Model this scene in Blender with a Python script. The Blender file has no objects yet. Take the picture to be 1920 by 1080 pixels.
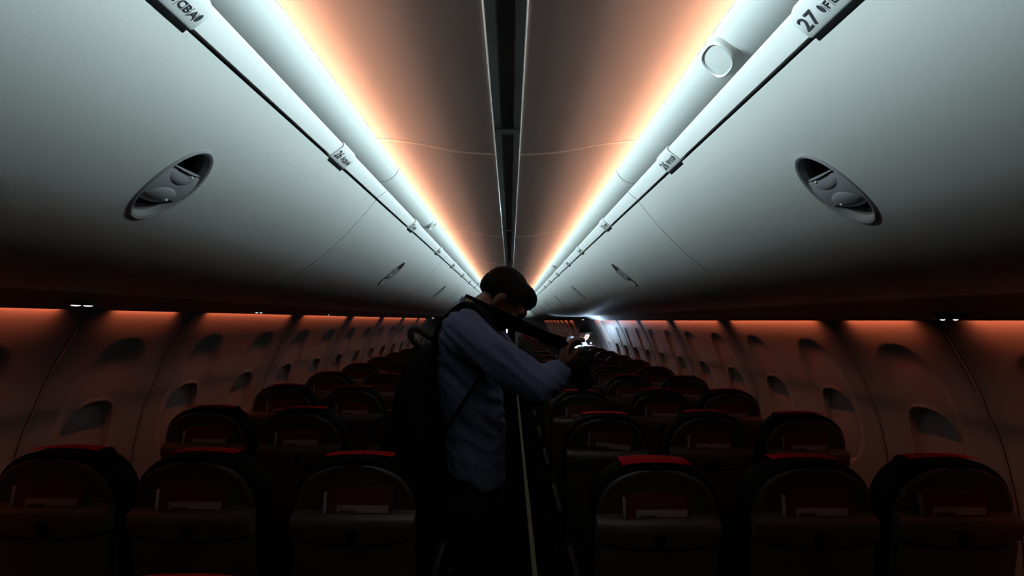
import bpy, bmesh, math, random
from mathutils import Vector, Matrix, noise
random.seed(7)
V = Vector
# ------------------------------------------------------------------ camera, world, lights
ZC = 1.52                                   # eye height above the cabin floor
CX = 0.011
scn = bpy.context.scene
COL = scn.collection
cam_d = bpy.data.cameras.new('camera'); cam_d.sensor_width = 36; cam_d.lens = 18; cam_d.clip_start = 0.02
cam = bpy.data.objects.new('camera', cam_d); COL.objects.link(cam)
_p, _y, _r = math.atan(61/960), math.atan(3/960), math.radians(.35)
cam.matrix_world = (Matrix.Translation((CX, 0, ZC)) @ Matrix.Rotation(-_y, 4, 'Z')
                    @ Matrix.Rotation(math.pi/2 + _p, 4, 'X') @ Matrix.Rotation(_r, 4, 'Z'))
scn.camera = cam
wd = bpy.data.worlds.new('world'); scn.world = wd; wd.use_nodes = True
wd.node_tree.nodes['Background'].inputs[0].default_value = (0, 0, 0, 1)
scn.view_settings.view_transform = 'Standard'
scn.view_settings.look = 'None'
scn.view_settings.gamma = 1
scn.view_settings.use_curve_mapping = False
scn.view_settings.exposure = 0.0
scn.cycles.max_bounces = 6
scn.cycles.diffuse_bounces = 4
scn.cycles.sample_clamp_indirect = 3

COOL = (0.70, 0.96, 1.0)
WARM = (1.0, 0.50, 0.31)
RED = (1.0, 0.21, 0.09)
COOL_W, WARM_W, RED_W = 1.65, 2.2, 1.45    # watts per metre of strip
CABIN0, CABIN1 = -0.62, 23.3                # cabin length along Y

def area_light(name, loc, aim, length, width, watts, color, spread=180):
    """rectangular lamp, long axis along Y"""
    d = bpy.data.lights.new(name, 'AREA'); d.shape = 'RECTANGLE'
    d.size = length; d.size_y = width; d.energy = watts; d.color = color
    d.spread = math.radians(spread)
    o = bpy.data.objects.new(name, d); COL.objects.link(o)
    z = -V(aim).normalized(); x = V((0, 1, 0)); y = z.cross(x).normalized(); x = y.cross(z)
    o.matrix_world = Matrix.Translation(loc) @ Matrix((x, y, z)).transposed().to_4x4()
    return o

for s in (-1, 1):
    L_ = CABIN1 - CABIN0; ym = (CABIN0 + CABIN1) / 2
    # cool strip in the cove washing the opposite valance and bins; warm strip washing the ceiling
    area_light('cove_lamp_cool', (s*.390, ym, ZC+.4864), (-s*1, 0, -.08), L_, .002, COOL_W*L_, COOL, 33)
    area_light('cove_lamp_forward', (s*.390, 18.2, ZC+.4864), (-s*1, 0, -.12), 10, .002, COOL_W*16, COOL, 36)   # forward zone set brighter
    area_light('cove_lamp_warm', (s*.438, ym, ZC+.492), (-s*.55, 0, .84), L_, .03, WARM_W*L_, WARM, 150)
LEDGE = {-1: .0275, 1: .0085}
WDY = {-1: .04, 1: -.01}                      # the frames of the two sides are a touch out of step
GAPS = [1.79, 2.39] + [3.59 + 1.2*i for i in range(5)]
SEGS = [(.35, 1.67)] + [(a+.12, b-.12) for a, b in zip(GAPS[:-1], GAPS[1:])] + [(8.49, 9.1)] \
       + [(11.99+1.2*i+.25, 11.99+1.2*i+.95) for i in range(9)]
for s in (-1, 1):
    for a, b in SEGS:
        area_light('sidewall_lamp', (s*1.469, (a+b)/2+WDY[s], ZC+LEDGE[s]+.016), (s*.7, 0, -.7), b-a, .012, RED_W*(b-a), RED, 125)

# ------------------------------------------------------------------ materials
MATS = {}
def mat(name, col, rough=.5, metal=0, bump=0, bscale=200, var=0, vscale=6, emit=None, spec=.5, coat=0):
    if name in MATS: return MATS[name]
    m = bpy.data.materials.new(name); m.use_nodes = True
    nt = m.node_tree; b = nt.nodes['Principled BSDF']
    b.inputs['Base Color'].default_value = (*col, 1); b.inputs['Roughness'].default_value = rough
    b.inputs['Metallic'].default_value = metal; b.inputs['Specular IOR Level'].default_value = spec
    b.inputs['Coat Weight'].default_value = coat
    tc = nt.nodes.new('ShaderNodeTexCoord')
    if var:
        n = nt.nodes.new('ShaderNodeTexNoise'); n.inputs['Scale'].default_value = vscale; n.inputs['Detail'].default_value = 4
        r = nt.nodes.new('ShaderNodeValToRGB')
        r.color_ramp.elements[0].color = (*[c*(1-var) for c in col], 1); r.color_ramp.elements[0].position = .3
        r.color_ramp.elements[1].color = (*[min(1, c*(1+var)) for c in col], 1); r.color_ramp.elements[1].position = .7
        nt.links.new(tc.outputs['Object'], n.inputs['Vector']); nt.links.new(n.outputs[0], r.inputs[0])
        nt.links.new(r.outputs[0], b.inputs['Base Color'])
    if bump:
        n = nt.nodes.new('ShaderNodeTexNoise'); n.inputs['Scale'].default_value = bscale
        k = nt.nodes.new('ShaderNodeBump'); k.inputs['Strength'].default_value = bump; k.inputs['Distance'].default_value = .002
        nt.links.new(tc.outputs['Object'], n.inputs['Vector']); nt.links.new(n.outputs[0], k.inputs['Height'])
        nt.links.new(k.outputs[0], b.inputs['Normal'])
    if emit:
        b.inputs['Emission Color'].default_value = (*emit[:3], 1); b.inputs['Emission Strength'].default_value = emit[3]
    MATS[name] = m
    return m
M_BIN = mat('bin plastic', (.50, .50, .49), .55, bump=.12, bscale=350, var=.03, vscale=3, spec=.25)
M_VAL = mat('valance plastic', (.55, .56, .55), .6, bump=.08, bscale=300, spec=.25)
M_RAIL = mat('rail plastic', (.74, .74, .74), .35, spec=.4)
M_CEIL = mat('ceiling plastic', (.42, .38, .37), .6, bump=.1, bscale=300, spec=.2)
M_SEAM_HILITE = mat('ceiling seam highlight', (.66, .60, .57), .5)  # paler than the panels: their edge highlight is put into the colour
M_CHAN = mat('channel plastic', (.20, .185, .18), .5, spec=.3)
M_TRIM = mat('channel trim', (.75, .75, .72), .25, metal=.6)
M_BLACK = mat('black rubber', (.004, .004, .004), .8, spec=.05)
M_PRINT = mat('black print', (.03, .035, .04), .7)
M_BEZ = mat('latch plastic', (.30, .29, .31), .35, spec=.5)
M_WELL = mat('latch well', (.10, .10, .095), .5)
M_LAMPW = mat('speaker plastic', (.50, .51, .50), .45, bump=.1, bscale=500)
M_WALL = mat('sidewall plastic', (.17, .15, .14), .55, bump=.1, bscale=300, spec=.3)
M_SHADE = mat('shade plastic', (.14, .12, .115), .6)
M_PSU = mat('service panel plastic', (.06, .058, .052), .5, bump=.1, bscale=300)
M_SHELL = mat('seat shell plastic', (.033, .031, .023), .5, bump=.1, bscale=400)
M_SHELF = mat('seat shelf plastic', (.045, .036, .033), .45)
M_LEATH = mat('black leather', (.0025, .0025, .0025), .7, bump=.3, bscale=120, spec=.04)
M_RED = mat('red headrest cloth', (.25, .002, .003), .9, bump=.3, bscale=600, spec=.1)
M_CARD = mat('red card', (.050, .002, .0025), .5)
M_CARDW = mat('card white', (.18, .15, .145), .6)
M_METAL = mat('seat metal', (.020, .019, .017), .6, spec=.15)
M_ARM = mat('armrest plastic', (.008, .008, .008), .6, spec=.08)
M_CARPET = mat('carpet', (.005, .005, .006), .95, spec=0, bump=.5, bscale=900, var=.2, vscale=40)
M_PATH = mat('path strip', (.10, .11, .05), .6)
M_SKIN = mat('skin', (.075, .030, .018), .5, bump=.1, bscale=150, spec=.3)
M_HAIR = mat('dark hair', (.004, .003, .0025), .8, spec=.05, bump=.6, bscale=140)
M_SHIRT = mat('blue shirt', (.055, .074, .132), .85, bump=.25, bscale=700, spec=.1)
M_PANTS = mat('black trousers', (.006, .006, .008), .9, spec=.1)
M_PACK = mat('black nylon', (.004, .004, .005), .85, bump=.3, bscale=500, spec=.1)
M_CAM = mat('camera black', (.003, .003, .003), .6, spec=.1, bump=.2, bscale=900)
M_STRAP = mat('black webbing', (.003, .003, .003), .8, spec=.02)
M_GOLD = mat('tan embroidery', (.35, .27, .14), .8)
M_WSHIRT = mat('white shirt', (.40, .43, .45), .8)
M_GLASS = mat('lens glass', (.01, .01, .015), .08, coat=1)
M_BULK = mat('bulkhead plastic', (.10, .10, .10), .6)
M_LIT = mat('lit lamp', (.9, .95, 1), .5, emit=(.85, .95, 1, 6))
M_LITDIM = mat('lit reading lens', (.9, .95, 1), .4, emit=(.9, .97, 1, 1.6))
M_TORCH = mat('torch lens', (1, 1, 1), .4, emit=(.75, .88, 1, 12))

# ------------------------------------------------------------------ helpers
def link(name, me, m=None, parent=None, loc=None):
    o = bpy.data.objects.new(name, me); COL.objects.link(o)
    if m and me and not me.materials: me.materials.append(m)
    if parent: o.parent = parent
    if loc is not None: o.location = loc
    return o
def mesh_of(bm, name='m', smooth=40):
    bmesh.ops.recalc_face_normals(bm, faces=bm.faces)
    me = bpy.data.meshes.new(name); bm.to_mesh(me); bm.free()
    if smooth:
        me.polygons.foreach_set('use_smooth', [True]*len(me.polygons))
        me.set_sharp_from_angle(angle=math.radians(smooth))
    return me
def obj(name, bm, m, parent=None, loc=None, smooth=40):
    return link(name, mesh_of(bm, name, smooth), m, parent, loc)
def tag(o, label, cat, group=None):
    o['label'] = label; o['category'] = cat
    if group: o['group'] = group
    return o
def thing(name, label, cat, loc=(0, 0, 0), group=None):
    o = bpy.data.objects.new(name, None); COL.objects.link(o); o.location = loc; o.empty_display_size = .05
    return tag(o, label, cat, group)
def struct(name, bm=None, m=None, loc=None):
    o = obj(name, bm, m, None, loc) if bm else link(name, None, None, None, loc)
    o['kind'] = 'structure'
    return o
KIDS = {}
def dup(root, loc, label=None, group=None):
    """copy a thing with its parts and sub-parts"""
    def cp(o, parent):
        c = o.copy(); COL.objects.link(c)
        if parent: c.parent = parent
        for ch in o.children: cp(ch, c)
        return c
    r = cp(root, None); r.location = loc
    if label: r['label'] = label
    if group: r['group'] = group
    return r
def rbox(bm, c, size, r=.004, seg=2, rot=None):
    ret = bmesh.ops.create_cube(bm, size=1)
    vs = ret['verts']
    bmesh.ops.scale(bm, vec=size, verts=vs)
    if r:
        es = list({e for v in vs for e in v.link_edges})
        g = bmesh.ops.bevel(bm, geom=es, offset=min(r, min(size)*.49), segments=seg, profile=.5, affect='EDGES')
        vs = list({v for f in g['faces'] for v in f.verts} | {v for v in vs if v.is_valid})
    T = Matrix.Translation(c) @ (rot.to_4x4() if rot else Matrix())
    bmesh.ops.transform(bm, matrix=T, verts=vs)
    return vs
def cone(bm, a, b, r1, r2, n=16, cap=True):
    a, b = V(a), V(b); d = b-a
    ret = bmesh.ops.create_cone(bm, cap_ends=cap, segments=n, radius1=r1, radius2=r2, depth=d.length)
    q = V((0, 0, 1)).rotation_difference(d.normalized())
    bmesh.ops.transform(bm, matrix=Matrix.Translation((a+b)/2) @ q.to_matrix().to_4x4(), verts=ret['verts'])
def ball(bm, c, rad, rot=None, sub=2):
    ret = bmesh.ops.create_icosphere(bm, subdivisions=sub, radius=1)
    T = Matrix.Translation(c) @ (rot.to_4x4() if rot else Matrix()) @ Matrix.Diagonal((*rad, 1))
    bmesh.ops.transform(bm, matrix=T, verts=ret['verts'])
    return ret['verts']
def tube(bm, pts, r, n=8):
    """round tube along points"""
    rings = []
    for i, p in enumerate(pts):
        p = V(p); t = (V(pts[min(i+1, len(pts)-1)]) - V(pts[max(i-1, 0)])).normalized()
        u = t.cross(V((0, 0, 1)) if abs(t.z) < .9 else V((1, 0, 0))).normalized(); w = t.cross(u)
        rr = r[i] if isinstance(r, (list, tuple)) else r
        rings.append([bm.verts.new(p + (u*math.cos(k*2*math.pi/n) + w*math.sin(k*2*math.pi/n))*rr) for k in range(n)])
    for a, b in zip(rings[:-1], rings[1:]):
        for k in range(n): bm.faces.new((a[k], a[(k+1) % n], b[(k+1) % n], b[k]))
    bm.faces.new(rings[0][::-1]); bm.faces.new(rings[-1])
def ribbon(bm, pts, wide, thick):
    """flat band along pts; wide = list of half-width vectors"""
    rings = []
    for i, p in enumerate(pts):
        p = V(p); t = (V(pts[min(i+1, len(pts)-1)]) - V(pts[max(i-1, 0)])).normalized()
        w = V(wide[i]); n = t.cross(w).normalized()*thick/2
        rings.append([bm.verts.new(q) for q in (p-w-n, p+w-n, p+w+n, p-w+n)])
    for a, b in zip(rings[:-1], rings[1:]):
        for k in range(4): bm.faces.new((a[k], a[(k+1) % 4], b[(k+1) % 4], b[k]))
    bm.faces.new(rings[0][::-1]); bm.faces.new(rings[-1])
def catmull(pts, n=6):
    P = [V(p) for p in pts]; P = [P[0]*2-P[1]] + P + [P[-1]*2-P[-2]]; out = []
    for i in range(1, len(P)-2):
        for k in range(n):
            t = k/n; a, b, c, d = P[i-1:i+3]
            out.append(.5*((2*b) + (c-a)*t + (2*a-5*b+4*c-d)*t*t + (3*b-a-3*c+d)*t**3))
    out.append(P[-2]); return out
def extrude_profile(bm, prof, y0, y1, s=1, closed=False, ny=1):
    """sweep an (x, z) profile along Y, x mirrored by s, z relative to the eye height"""
    rows = []
    for j in range(ny+1):
        y = y0 + (y1-y0)*j/ny
        rows.append([bm.verts.new((s*p[0], y, ZC+p[1])) for p in prof])
    n = len(prof)
    for a, b in zip(rows[:-1], rows[1:]):
        for i in range(n if closed else n-1):
            bm.faces.new((a[i], a[(i+1) % n], b[(i+1) % n], b[i]))
    if closed:
        bm.faces.new(rows[0][::-1]); bm.faces.new(rows[-1])
def thick(prof, t, sgn=1):
    """closed profile: prof offset by t along its normal"""
    P = [V((p[0], p[1])) for p in prof]; off = []
    for i, p in enumerate(P):
        d = (P[min(i+1, len(P)-1)] - P[max(i-1, 0)]).normalized()
        off.append(p + V((-d.y, d.x))*t*sgn)
    return [tuple(p) for p in P] + [tuple(p) for p in off[::-1]]
def ordinal(k):
    return ['nearest', 'second', 'third', 'fourth', 'fifth', 'sixth', 'seventh', 'eighth', 'ninth', 'tenth', 'eleventh',
            'twelfth', 'thirteenth', 'fourteenth', 'fifteenth', 'sixteenth', 'seventeenth', 'eighteenth', 'nineteenth', 'twentieth'][k]
SIDE = {-1: 'left', 1: 'right'}

# ------------------------------------------------------------------ cabin shell
BINL = 1.55
bm = bmesh.new()
rbox(bm, (0, (CABIN0+CABIN1)/2, -.02), (3.5, CABIN1-CABIN0, .04), 0)
floor = struct('floor', bm, M_CARPET)
bm = bmesh.new(); rbox(bm, (.169, (CABIN0+CABIN1)/2, .002), (.030, CABIN1-CABIN0-.2, .004), 0)
trim = struct('trim_1', bm, M_PATH)

# ceiling: two domed panels per bay either side of a centre channel
XC = 0
ceiling = struct('ceiling', None, None, (0, 0, 0))
CE = [(.037, .512), (.10, .5145), (.162, .521), (.22, .533), (.278, .545), (.36, .5555), (.42, .560), (.50, .560)]
CEp = [tuple(v)[:2] for v in catmull([(a, b, 0) for a, b in CE], 4)]
NB = 15
for s in (-1, 1):
    me = None
    for k in range(-1, NB):
        if me is None:
            bm = bmesh.new(); extrude_profile(bm, thick(CEp, .012, 1), .003, BINL-.003, s, True); me = mesh_of(bm, 'ceiling_panel')
            bm = bmesh.new(); extrude_profile(bm, thick([(p[0], p[1]-.003) for p in CEp], .004, 1), -.005, .005, s, True); ms = mesh_of(bm, 'ceiling_seam_highlight')
        link('ceiling_panel', me, M_CEIL, ceiling, (XC, k*BINL, 0))
        link('ceiling_seam_highlight', ms, M_SEAM_HILITE, ceiling, (XC, k*BINL, 0))
bm = bmesh.new()
extrude_profile(bm, [(-.036, .510), (-.034, .520), (-.018, .523), (-.016, .538), (.016, .538), (.018, .523), (.034, .520), (.036, .510), (.036, .55), (-.036, .55)], CABIN0, CABIN1, 1, True)
obj('ceiling_channel', bm, M_CHAN, ceiling, (XC, 0, 0), smooth=20)
for s in (-1, 1):
    bm = bmesh.new(); extrude_profile(bm, [(.0350, .5085), (.0365, .5075), (.0378, .5085), (.0378, .515), (.0350, .515)], CABIN0, CABIN1, s, True)
    obj('channel_trim', bm, M_TRIM, ceiling, (XC, 0, 0), smooth=20)
me = None
for k in range(0, 6):
    if me is None:
        bm = bmesh.new(); rbox(bm, (XC, 0, ZC+.5155), (.068, .012, .007), .001, 1); rbox(bm, (XC, .022, ZC+.521), (.068, .03, .004), .001, 1); me = mesh_of(bm, 'channel_joint')
    link('channel_joint', me, M_CHAN, ceiling, (0, 1.365+k*BINL, 0))

# cove valances
VAL = catmull([(.3400, .4695, 0), (.3365, .464, 0), (.340, .452, 0), (.352, .437, 0), (.371, .426, 0), (.397, .4205, 0), (.425, .420, 0)], 5)
VALp = [(.50, .462), (.345, .462), (.3385, .470)] + [tuple(v)[:2] for v in VAL] + [(.46, .425), (.50, .43)]
VALp = [(.50, .458), (.40, .458)] + [tuple(v)[:2] for v in VAL] + [(.50, .42)]
for i, s in enumerate((-1, 1)):
    root = struct(f'trim_{i+2}', None, None, (0, 0, 0))
    me = None
    for k in range(-1, NB):
        if me is None:
            bm = bmesh.new(); extrude_profile(bm, VALp, .0025, BINL-.0025, s, True); me = mesh_of(bm, 'valance_panel')
            bm = bmesh.new(); extrude_profile(bm, [(p[0]+.004, p[1]+(.003 if p[1] < .45 else -.002)) for p in VALp], -.004, .004, s, True); mj = mesh_of(bm, 'valance_joint')
        link('valance_panel', me, M_VAL, root, (0, k*BINL, 0))
        link('valance_joint', mj, M_VAL, root, (0, k*BINL, 0))

# unseen plate added over the cool strip to keep its light off the ceiling
for i, s in enumerate((-1, 1)):
    bm = bmesh.new(); extrude_profile(bm, [(.351, .4885), (.351, .4892), (.395, .4892), (.395, .4885)], CABIN0, CABIN1, s, True)
    obj('added_light_baffle', bm, M_VAL, bpy.data.objects[f'trim_{i+2}'])

# sidewalls: sculpted panels of two windows each
WP = catmull([(1.462, .075, 0), (1.50, .012, 0), (1.545, -.07, 0), (1.590, -.150, 0), (1.630, -.235, 0), (1.663, -.325, 0), (1.70, -.42, 0), (1.735, -.60, 0),
              (1.75, -.80, 0), (1.735, -1.05, 0), (1.68, -1.32, 0), (1.63, -1.515, 0)], 11)
WIN_C, WIN_HW, WIN_HH = -.52, .118, .170
def wall_depth(u, z):
    """outward displacement of the panel at u (along Y from a window centre) and z"""
    d = 0
    q = ((abs(u)/.172)**2.6 + (abs(z+.40)/.315)**2.6)**(1/2.6)     # broad scoop
    if q < 1: d += .012*(1-(1-min(1, (1-q)/.30))**2)
    q = ((abs(u)/WIN_HW)**3 + (abs(z-WIN_C)/WIN_HH)**3)**(1/3)
    if q < 1: d += .045*min(1, (1-q)/.05)
    elif q < 1.09: d -= .005*math.sin((q-1)/.09*math.pi)
    return d
def wall_mesh(s, y0, y1, wins):
    bm = bmesh.new(); ny = max(2, round((y1-y0)/.0125)); rows = []
    for j in range(ny+1):
        y = y0 + (y1-y0)*j/ny; row = []
        edge = min(y-y0, y1-y)
        for i, p in enumerate(WP):
            t = (WP[min(i+1, len(WP)-1)] - WP[max(i-1, 0)]).normalized(); n = V((-t.y, t.x, 0))
            if n.x < 0: n = -n
            d = sum(wall_depth(y-w, p.y) for w in wins)
            if edge < .006: d += .003
            q = p + n*d
            row.append(bm.verts.new((s*q.x, y, ZC+q.y)))
        rows.append(row)
    for a, b in zip(rows[:-1], rows[1:]):
        for i in range(len(WP)-1): bm.faces.new((a[i], a[i+1], b[i+1], b[i]))
    return mesh_of(bm, 'sidewall_panel', 50)
wn = 0
for s in (-1, 1):
    wall = struct('wall_'+SIDE[s], None, None, (0, 0, 0))
    me = wall_mesh(s, .002, 1.198, (.3, .9)); ms = wall_mesh(s, .002, .598, (.3,))
    ma = wall_mesh(s, CABIN0, 1.788, (.29, .89, 1.49))
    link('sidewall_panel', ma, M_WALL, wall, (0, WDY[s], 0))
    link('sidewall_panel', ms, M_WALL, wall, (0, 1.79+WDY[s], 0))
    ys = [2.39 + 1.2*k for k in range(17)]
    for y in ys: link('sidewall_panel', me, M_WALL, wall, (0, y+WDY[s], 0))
    # lowered shades in the window wells
    bm = bmesh.new()
    rows = []
    for j in (-1, 1):
        rows.append([bm.verts.new((s*(p.x+.012+.040*max(0, min(1, (p.y+.70)/.35))**1.5), j*.125, ZC+p.y)) for p in WP if -.72 < p.y < -.33])
    for i in range(len(rows[0])-1): bm.faces.new((rows[0][i], rows[0][i+1], rows[1][i+1], rows[1][i]))
    msd = mesh_of(bm, 'window_shade')
    for k in range(9):
        y = 1.49 + .6*k + WDY[s]
        wn += 1
        o = link(f'window_{wn}', msd, M_SHADE, None, (0, y, 0)); o['kind'] = 'structure'
    # seam beads between panels
    bm = bmesh.new()
    extrude_profile(bm, thick([(p.x-.0015, p.y) for p in WP], .003, -1), -.002, .002, s, True); mb = mesh_of(bm, 'panel_seam')
    for y in [1.79, 2.39] + [3.59+1.2*k for k in range(15)]:
        link('panel_seam', mb, M_WALL, wall, (0, y+WDY[s], 0))

# service panel strip under the bins, with its down-turned light ledge
for i, s in enumerate((-1, 1)):
    z = LEDGE[s]
    prof = [(1.215, .083), (1.228, .076), (1.25, .074), (1.432, z+.004), (1.439, z), (1.444, z+.002), (1.446, z+.035), (1.43, z+.045), (1.24, .11), (1.215, .105)]
    root = struct(f'trim_{i+4}', None, None, (0, 0, 0))
    me = None
    for k in range(-1, NB*2-1):
        if me is None:
            bm = bmesh.new(); extrude_profile(bm, prof, .001, BINL/2-.001, s, True); me = mesh_of(bm, 'service_panel', 30)
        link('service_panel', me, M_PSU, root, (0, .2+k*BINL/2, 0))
    bm = bmesh.new(); extrude_profile(bm, [(1.43, z+.046), (1.55, .09), (1.55, .11), (1.2, .13), (1.2, .115)], CABIN0, CABIN1, s, True)  # unseen cap added above the ledge gap to stop light leaking out
    obj('added_light_stop', bm, M_PSU, root)

# end walls
bm = bmesh.new(); rbox(bm, (0, CABIN0-.03, 1.1), (3.5, .05, 2.2), 0); struct('wall_back', bm, M_BULK)
bm = bmesh.new()
for x0, x1, z0, z1 in ((-1.75, -.24, 0, 2.1), (.24, 1.75, 0, 2.1), (-.24, .24, 1.98, 2.1)):
    rbox(bm, ((x0+x1)/2, CABIN1+.05, (z0+z1)/2), (x1-x0, .05, z1-z0), 0)
struct('wall_front', bm, M_BULK)
bm = bmesh.new(); rbox(bm, (0, CABIN1+1.3, 1.0), (1.2, .05, 2.1), 0)
door = struct('door_1', bm, M_BLACK)

# ------------------------------------------------------------------ overhead bins
BP = catmull([(.4130, .3662, 0), (.455, .313, 0), (.505, .2565, 0), (.555, .208, 0), (.608, .1635, 0), (.66, .128, 0), (.72, .1005, 0), (.80, .084, 0),
              (.90, .0782, 0), (1.05, .0745, 0), (1.20, .0715, 0)], 40)
# resample by arc length
acc = [0]
for a, b in zip(BP[:-1], BP[1:]): acc.append(acc[-1] + (b-a).length)
BLEN = acc[-1]
def bin_at(sv):
    sv = max(0, min(BLEN, sv))
    lo, hi = 0, len(acc)-1
    while hi-lo > 1:
        m_ = (lo+hi)//2
        if acc[m_] <= sv: lo = m_
        else: hi = m_
    t = (sv-acc[lo])/max(1e-9, acc[hi]-acc[lo])
    return BP[lo].lerp(BP[hi], t)
def bin_frame(sv):
    p = bin_at(sv); t = (bin_at(sv+.004)-bin_at(sv-.004)).normalized()
    n = V((t.y, -t.x, 0))
    if n.y > 0: n = -n
    return p, t, n                          # n: towards the aisle and down
S_L = min(range(0, 400), key=lambda i: abs(bin_at(i*.001).x - .548))*.001     # latch centre along the door
LA, LB = .077, .044                          # half axes of the latch
def door_mesh(s, yl):
    bm = bmesh.new(); ds = BLEN/48; dy = (BINL-.006)/76
    grid = {}
    def P(sv, y, off=0):
        p, t, n = bin_frame(sv); q = p + n*off
        return (s*q.x, y, ZC+q.y)
    for i in range(49):
        for j in range(77): grid[i, j] = bm.verts.new(P(i*ds, .003+j*dy))
    ic, jc = round(S_L/ds), round((yl-.003)/dy); hi, hj = 5, 3
    for i in range(48):
        for j in range(76):
            if ic-hi <= i < ic+hi and jc-hj <= j < jc+hj: continue
            bm.faces.new((grid[i, j], grid[i+1, j], grid[i+1, j+1], grid[i, j+1]))
    ring = [(ic-hi+k, jc-hj) for k in range(2*hi)] + [(ic+hi, jc-hj+k) for k in range(2*hj)] + \
           [(ic+hi-k, jc+hj) for k in range(2*hi)] + [(ic-hi, jc+hj-k) for k in range(2*hj)]
    c_s, c_y = S_L, yl
    inner = []
    for (i, j) in ring:
        u, w = i*ds-c_s, .003+j*dy-c_y
        a = math.atan2(w/LB, u/LA); inner.append(bm.verts.new(P(c_s+LA*math.cos(a), c_y+LB*math.sin(a))))
    n = len(ring)
    for k in range(n):
        bm.faces.new((grid[ring[k]], grid[ring[(k+1) % n]], inner[(k+1) % n], inner[k]))
    # rolled edges: top return, bottom return, end returns
    for row, dv in (([grid[0, j] for j in range(77)], V((s*.02, 0, .015))), ([grid[48, j] for j in range(77)], V((s*.012, 0, .03)))):
        b = [bm.verts.new(v.co+dv) for v in row]
        for k in range(76): bm.faces.new((row[k], row[k+1], b[k+1], b[k]))
    for j in (0, 76):
        row = [grid[i, j] for i in range(49)]
        b = []
        for i in range(49):
            p, t, nn = bin_frame(i*ds); q = p - nn*.02; b.append(bm.verts.new((s*q.x, .003+j*dy, ZC+q.y)))
        for k in range(48): bm.faces.new((row[k], row[k+1], b[k+1], b[k]))
    return mesh_of(bm, 'bin_door', 50)
def latch_parts(s, yl, door):
    """oval recessed latch: bezel ring, well, bridge plate and two paddles"""
    pc, tc, nc = bin_frame(S_L)
    def W(a, y, off):                       # a along the profile (down), off towards the aisle
        p, t, n = bin_frame(S_L + a); q = p + n*off
        return V((s*q.x, yl+y, ZC+q.y))
    N = 56
    bm = bmesh.new(); prof = [(1.06, -.002), (1.05, .0025), (1.01, .004), (.955, .002), (.94, -.004), (.935, -.010)]
    rows = []
    for k in range(N):
        a = 2*math.pi*k/N
        rows.append([bm.verts.new(W(LA*f*math.cos(a), LB*f*math.sin(a), h)) for f, h in prof])
    for k in range(N):
        A, B = rows[k], rows[(k+1) % N]
        for i in range(len(prof)-1): bm.faces.new((A[i], A[i+1], B[i+1], B[i]))
    bez = obj('latch', bm, M_BEZ, door)
    bm = bmesh.new(); prof = [(.95, -.006), (.92, -.020), (.80, -.030), (.4, -.033)]
    rows = []
    for k in range(N):
        a = 2*math.pi*k/N
        rows.append([bm.verts.new(W(LA*f*math.cos(a), LB*f*math.sin(a), h)) for f, h in prof])
    for k in range(N):
        A, B = rows[k], rows[(k+1) % N]
        for i in range(len(prof)-1): bm.faces.new((A[i], A[i+1], B[i+1], B[i]))
    bm.faces.new([r[-1] for r in rows])
    obj('latch_well', bm, M_WELL, bez)
    # bridge plate across the middle, its two edges scooped by the paddles
    bm = bmesh.new(); rows = []
    for k in range(17):
        f = -1 + 2*k/16
        yw = LB*.955*f
        h = LA*.46*(1-.35*(1-abs(f))**1.0) - LA*.05
        h = min(h, LA*.93*math.sqrt(max(.02, 1-f*f*.91)))
        rows.append([bm.verts.new(W(a, yw, o)) for a, o in ((-h, -.012), (-h*.98, -.0015), (-h*.5, .001), (h*.5, .001), (h*.98, -.0015), (h, -.012))])
    for A, B in zip(rows[:-1], rows[1:]):
        for i in range(5): bm.faces.new((A[i], A[i+1], B[i+1], B[i]))
    obj('latch_bridge', bm, M_BEZ, bez)
    # paddles: half cups hinged on the bridge
    for sg in (-1, 1):
        bm = bmesh.new()
        cen = sg*LA*.34
        rows = []
        for i in range(9):
            th = i/8*math.pi/2
            ring = []
            for k in range(28):
                a = 2*math.pi*k/28
                u, w = math.cos(a)*math.sin(th), math.sin(a)*math.sin(th)
                uu = u*LA*.30; ww = w*LB*.84
                tilt = -sg*uu*.25
                if sg < 0 and uu < -.10*LA: uu = -.10*LA; tilt = .004
                ring.append(bm.verts.new(W(cen+uu, ww, -.009 + .012*math.cos(th) + tilt)))
            rows.append(ring)
        for A, B in zip(rows[:-1], rows[1:]):
            for k in range(28): bm.faces.new((A[k], A[(k+1) % 28], B[(k+1) % 28], B[k]))
        bmesh.ops.remove_doubles(bm, verts=bm.verts, dist=1e-5)
        obj('latch_paddle', bm, M_BEZ, bez)
        bm = bmesh.new(); q = W(cen+(.02 if sg > 0 else -.02)*LA, LB*.30, .002); ball(bm, q, (.0028, .0028, .0028)); obj('latch_screw', bm, M_RAIL, bez)
RAILP = [(.4088, .3722), (.3835, .392), (.3815, .396), (.3835, .4005), (.392, .403), (.432, .398), (.432, .388), (.4125, .3760)]
NBIN = 9
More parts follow.
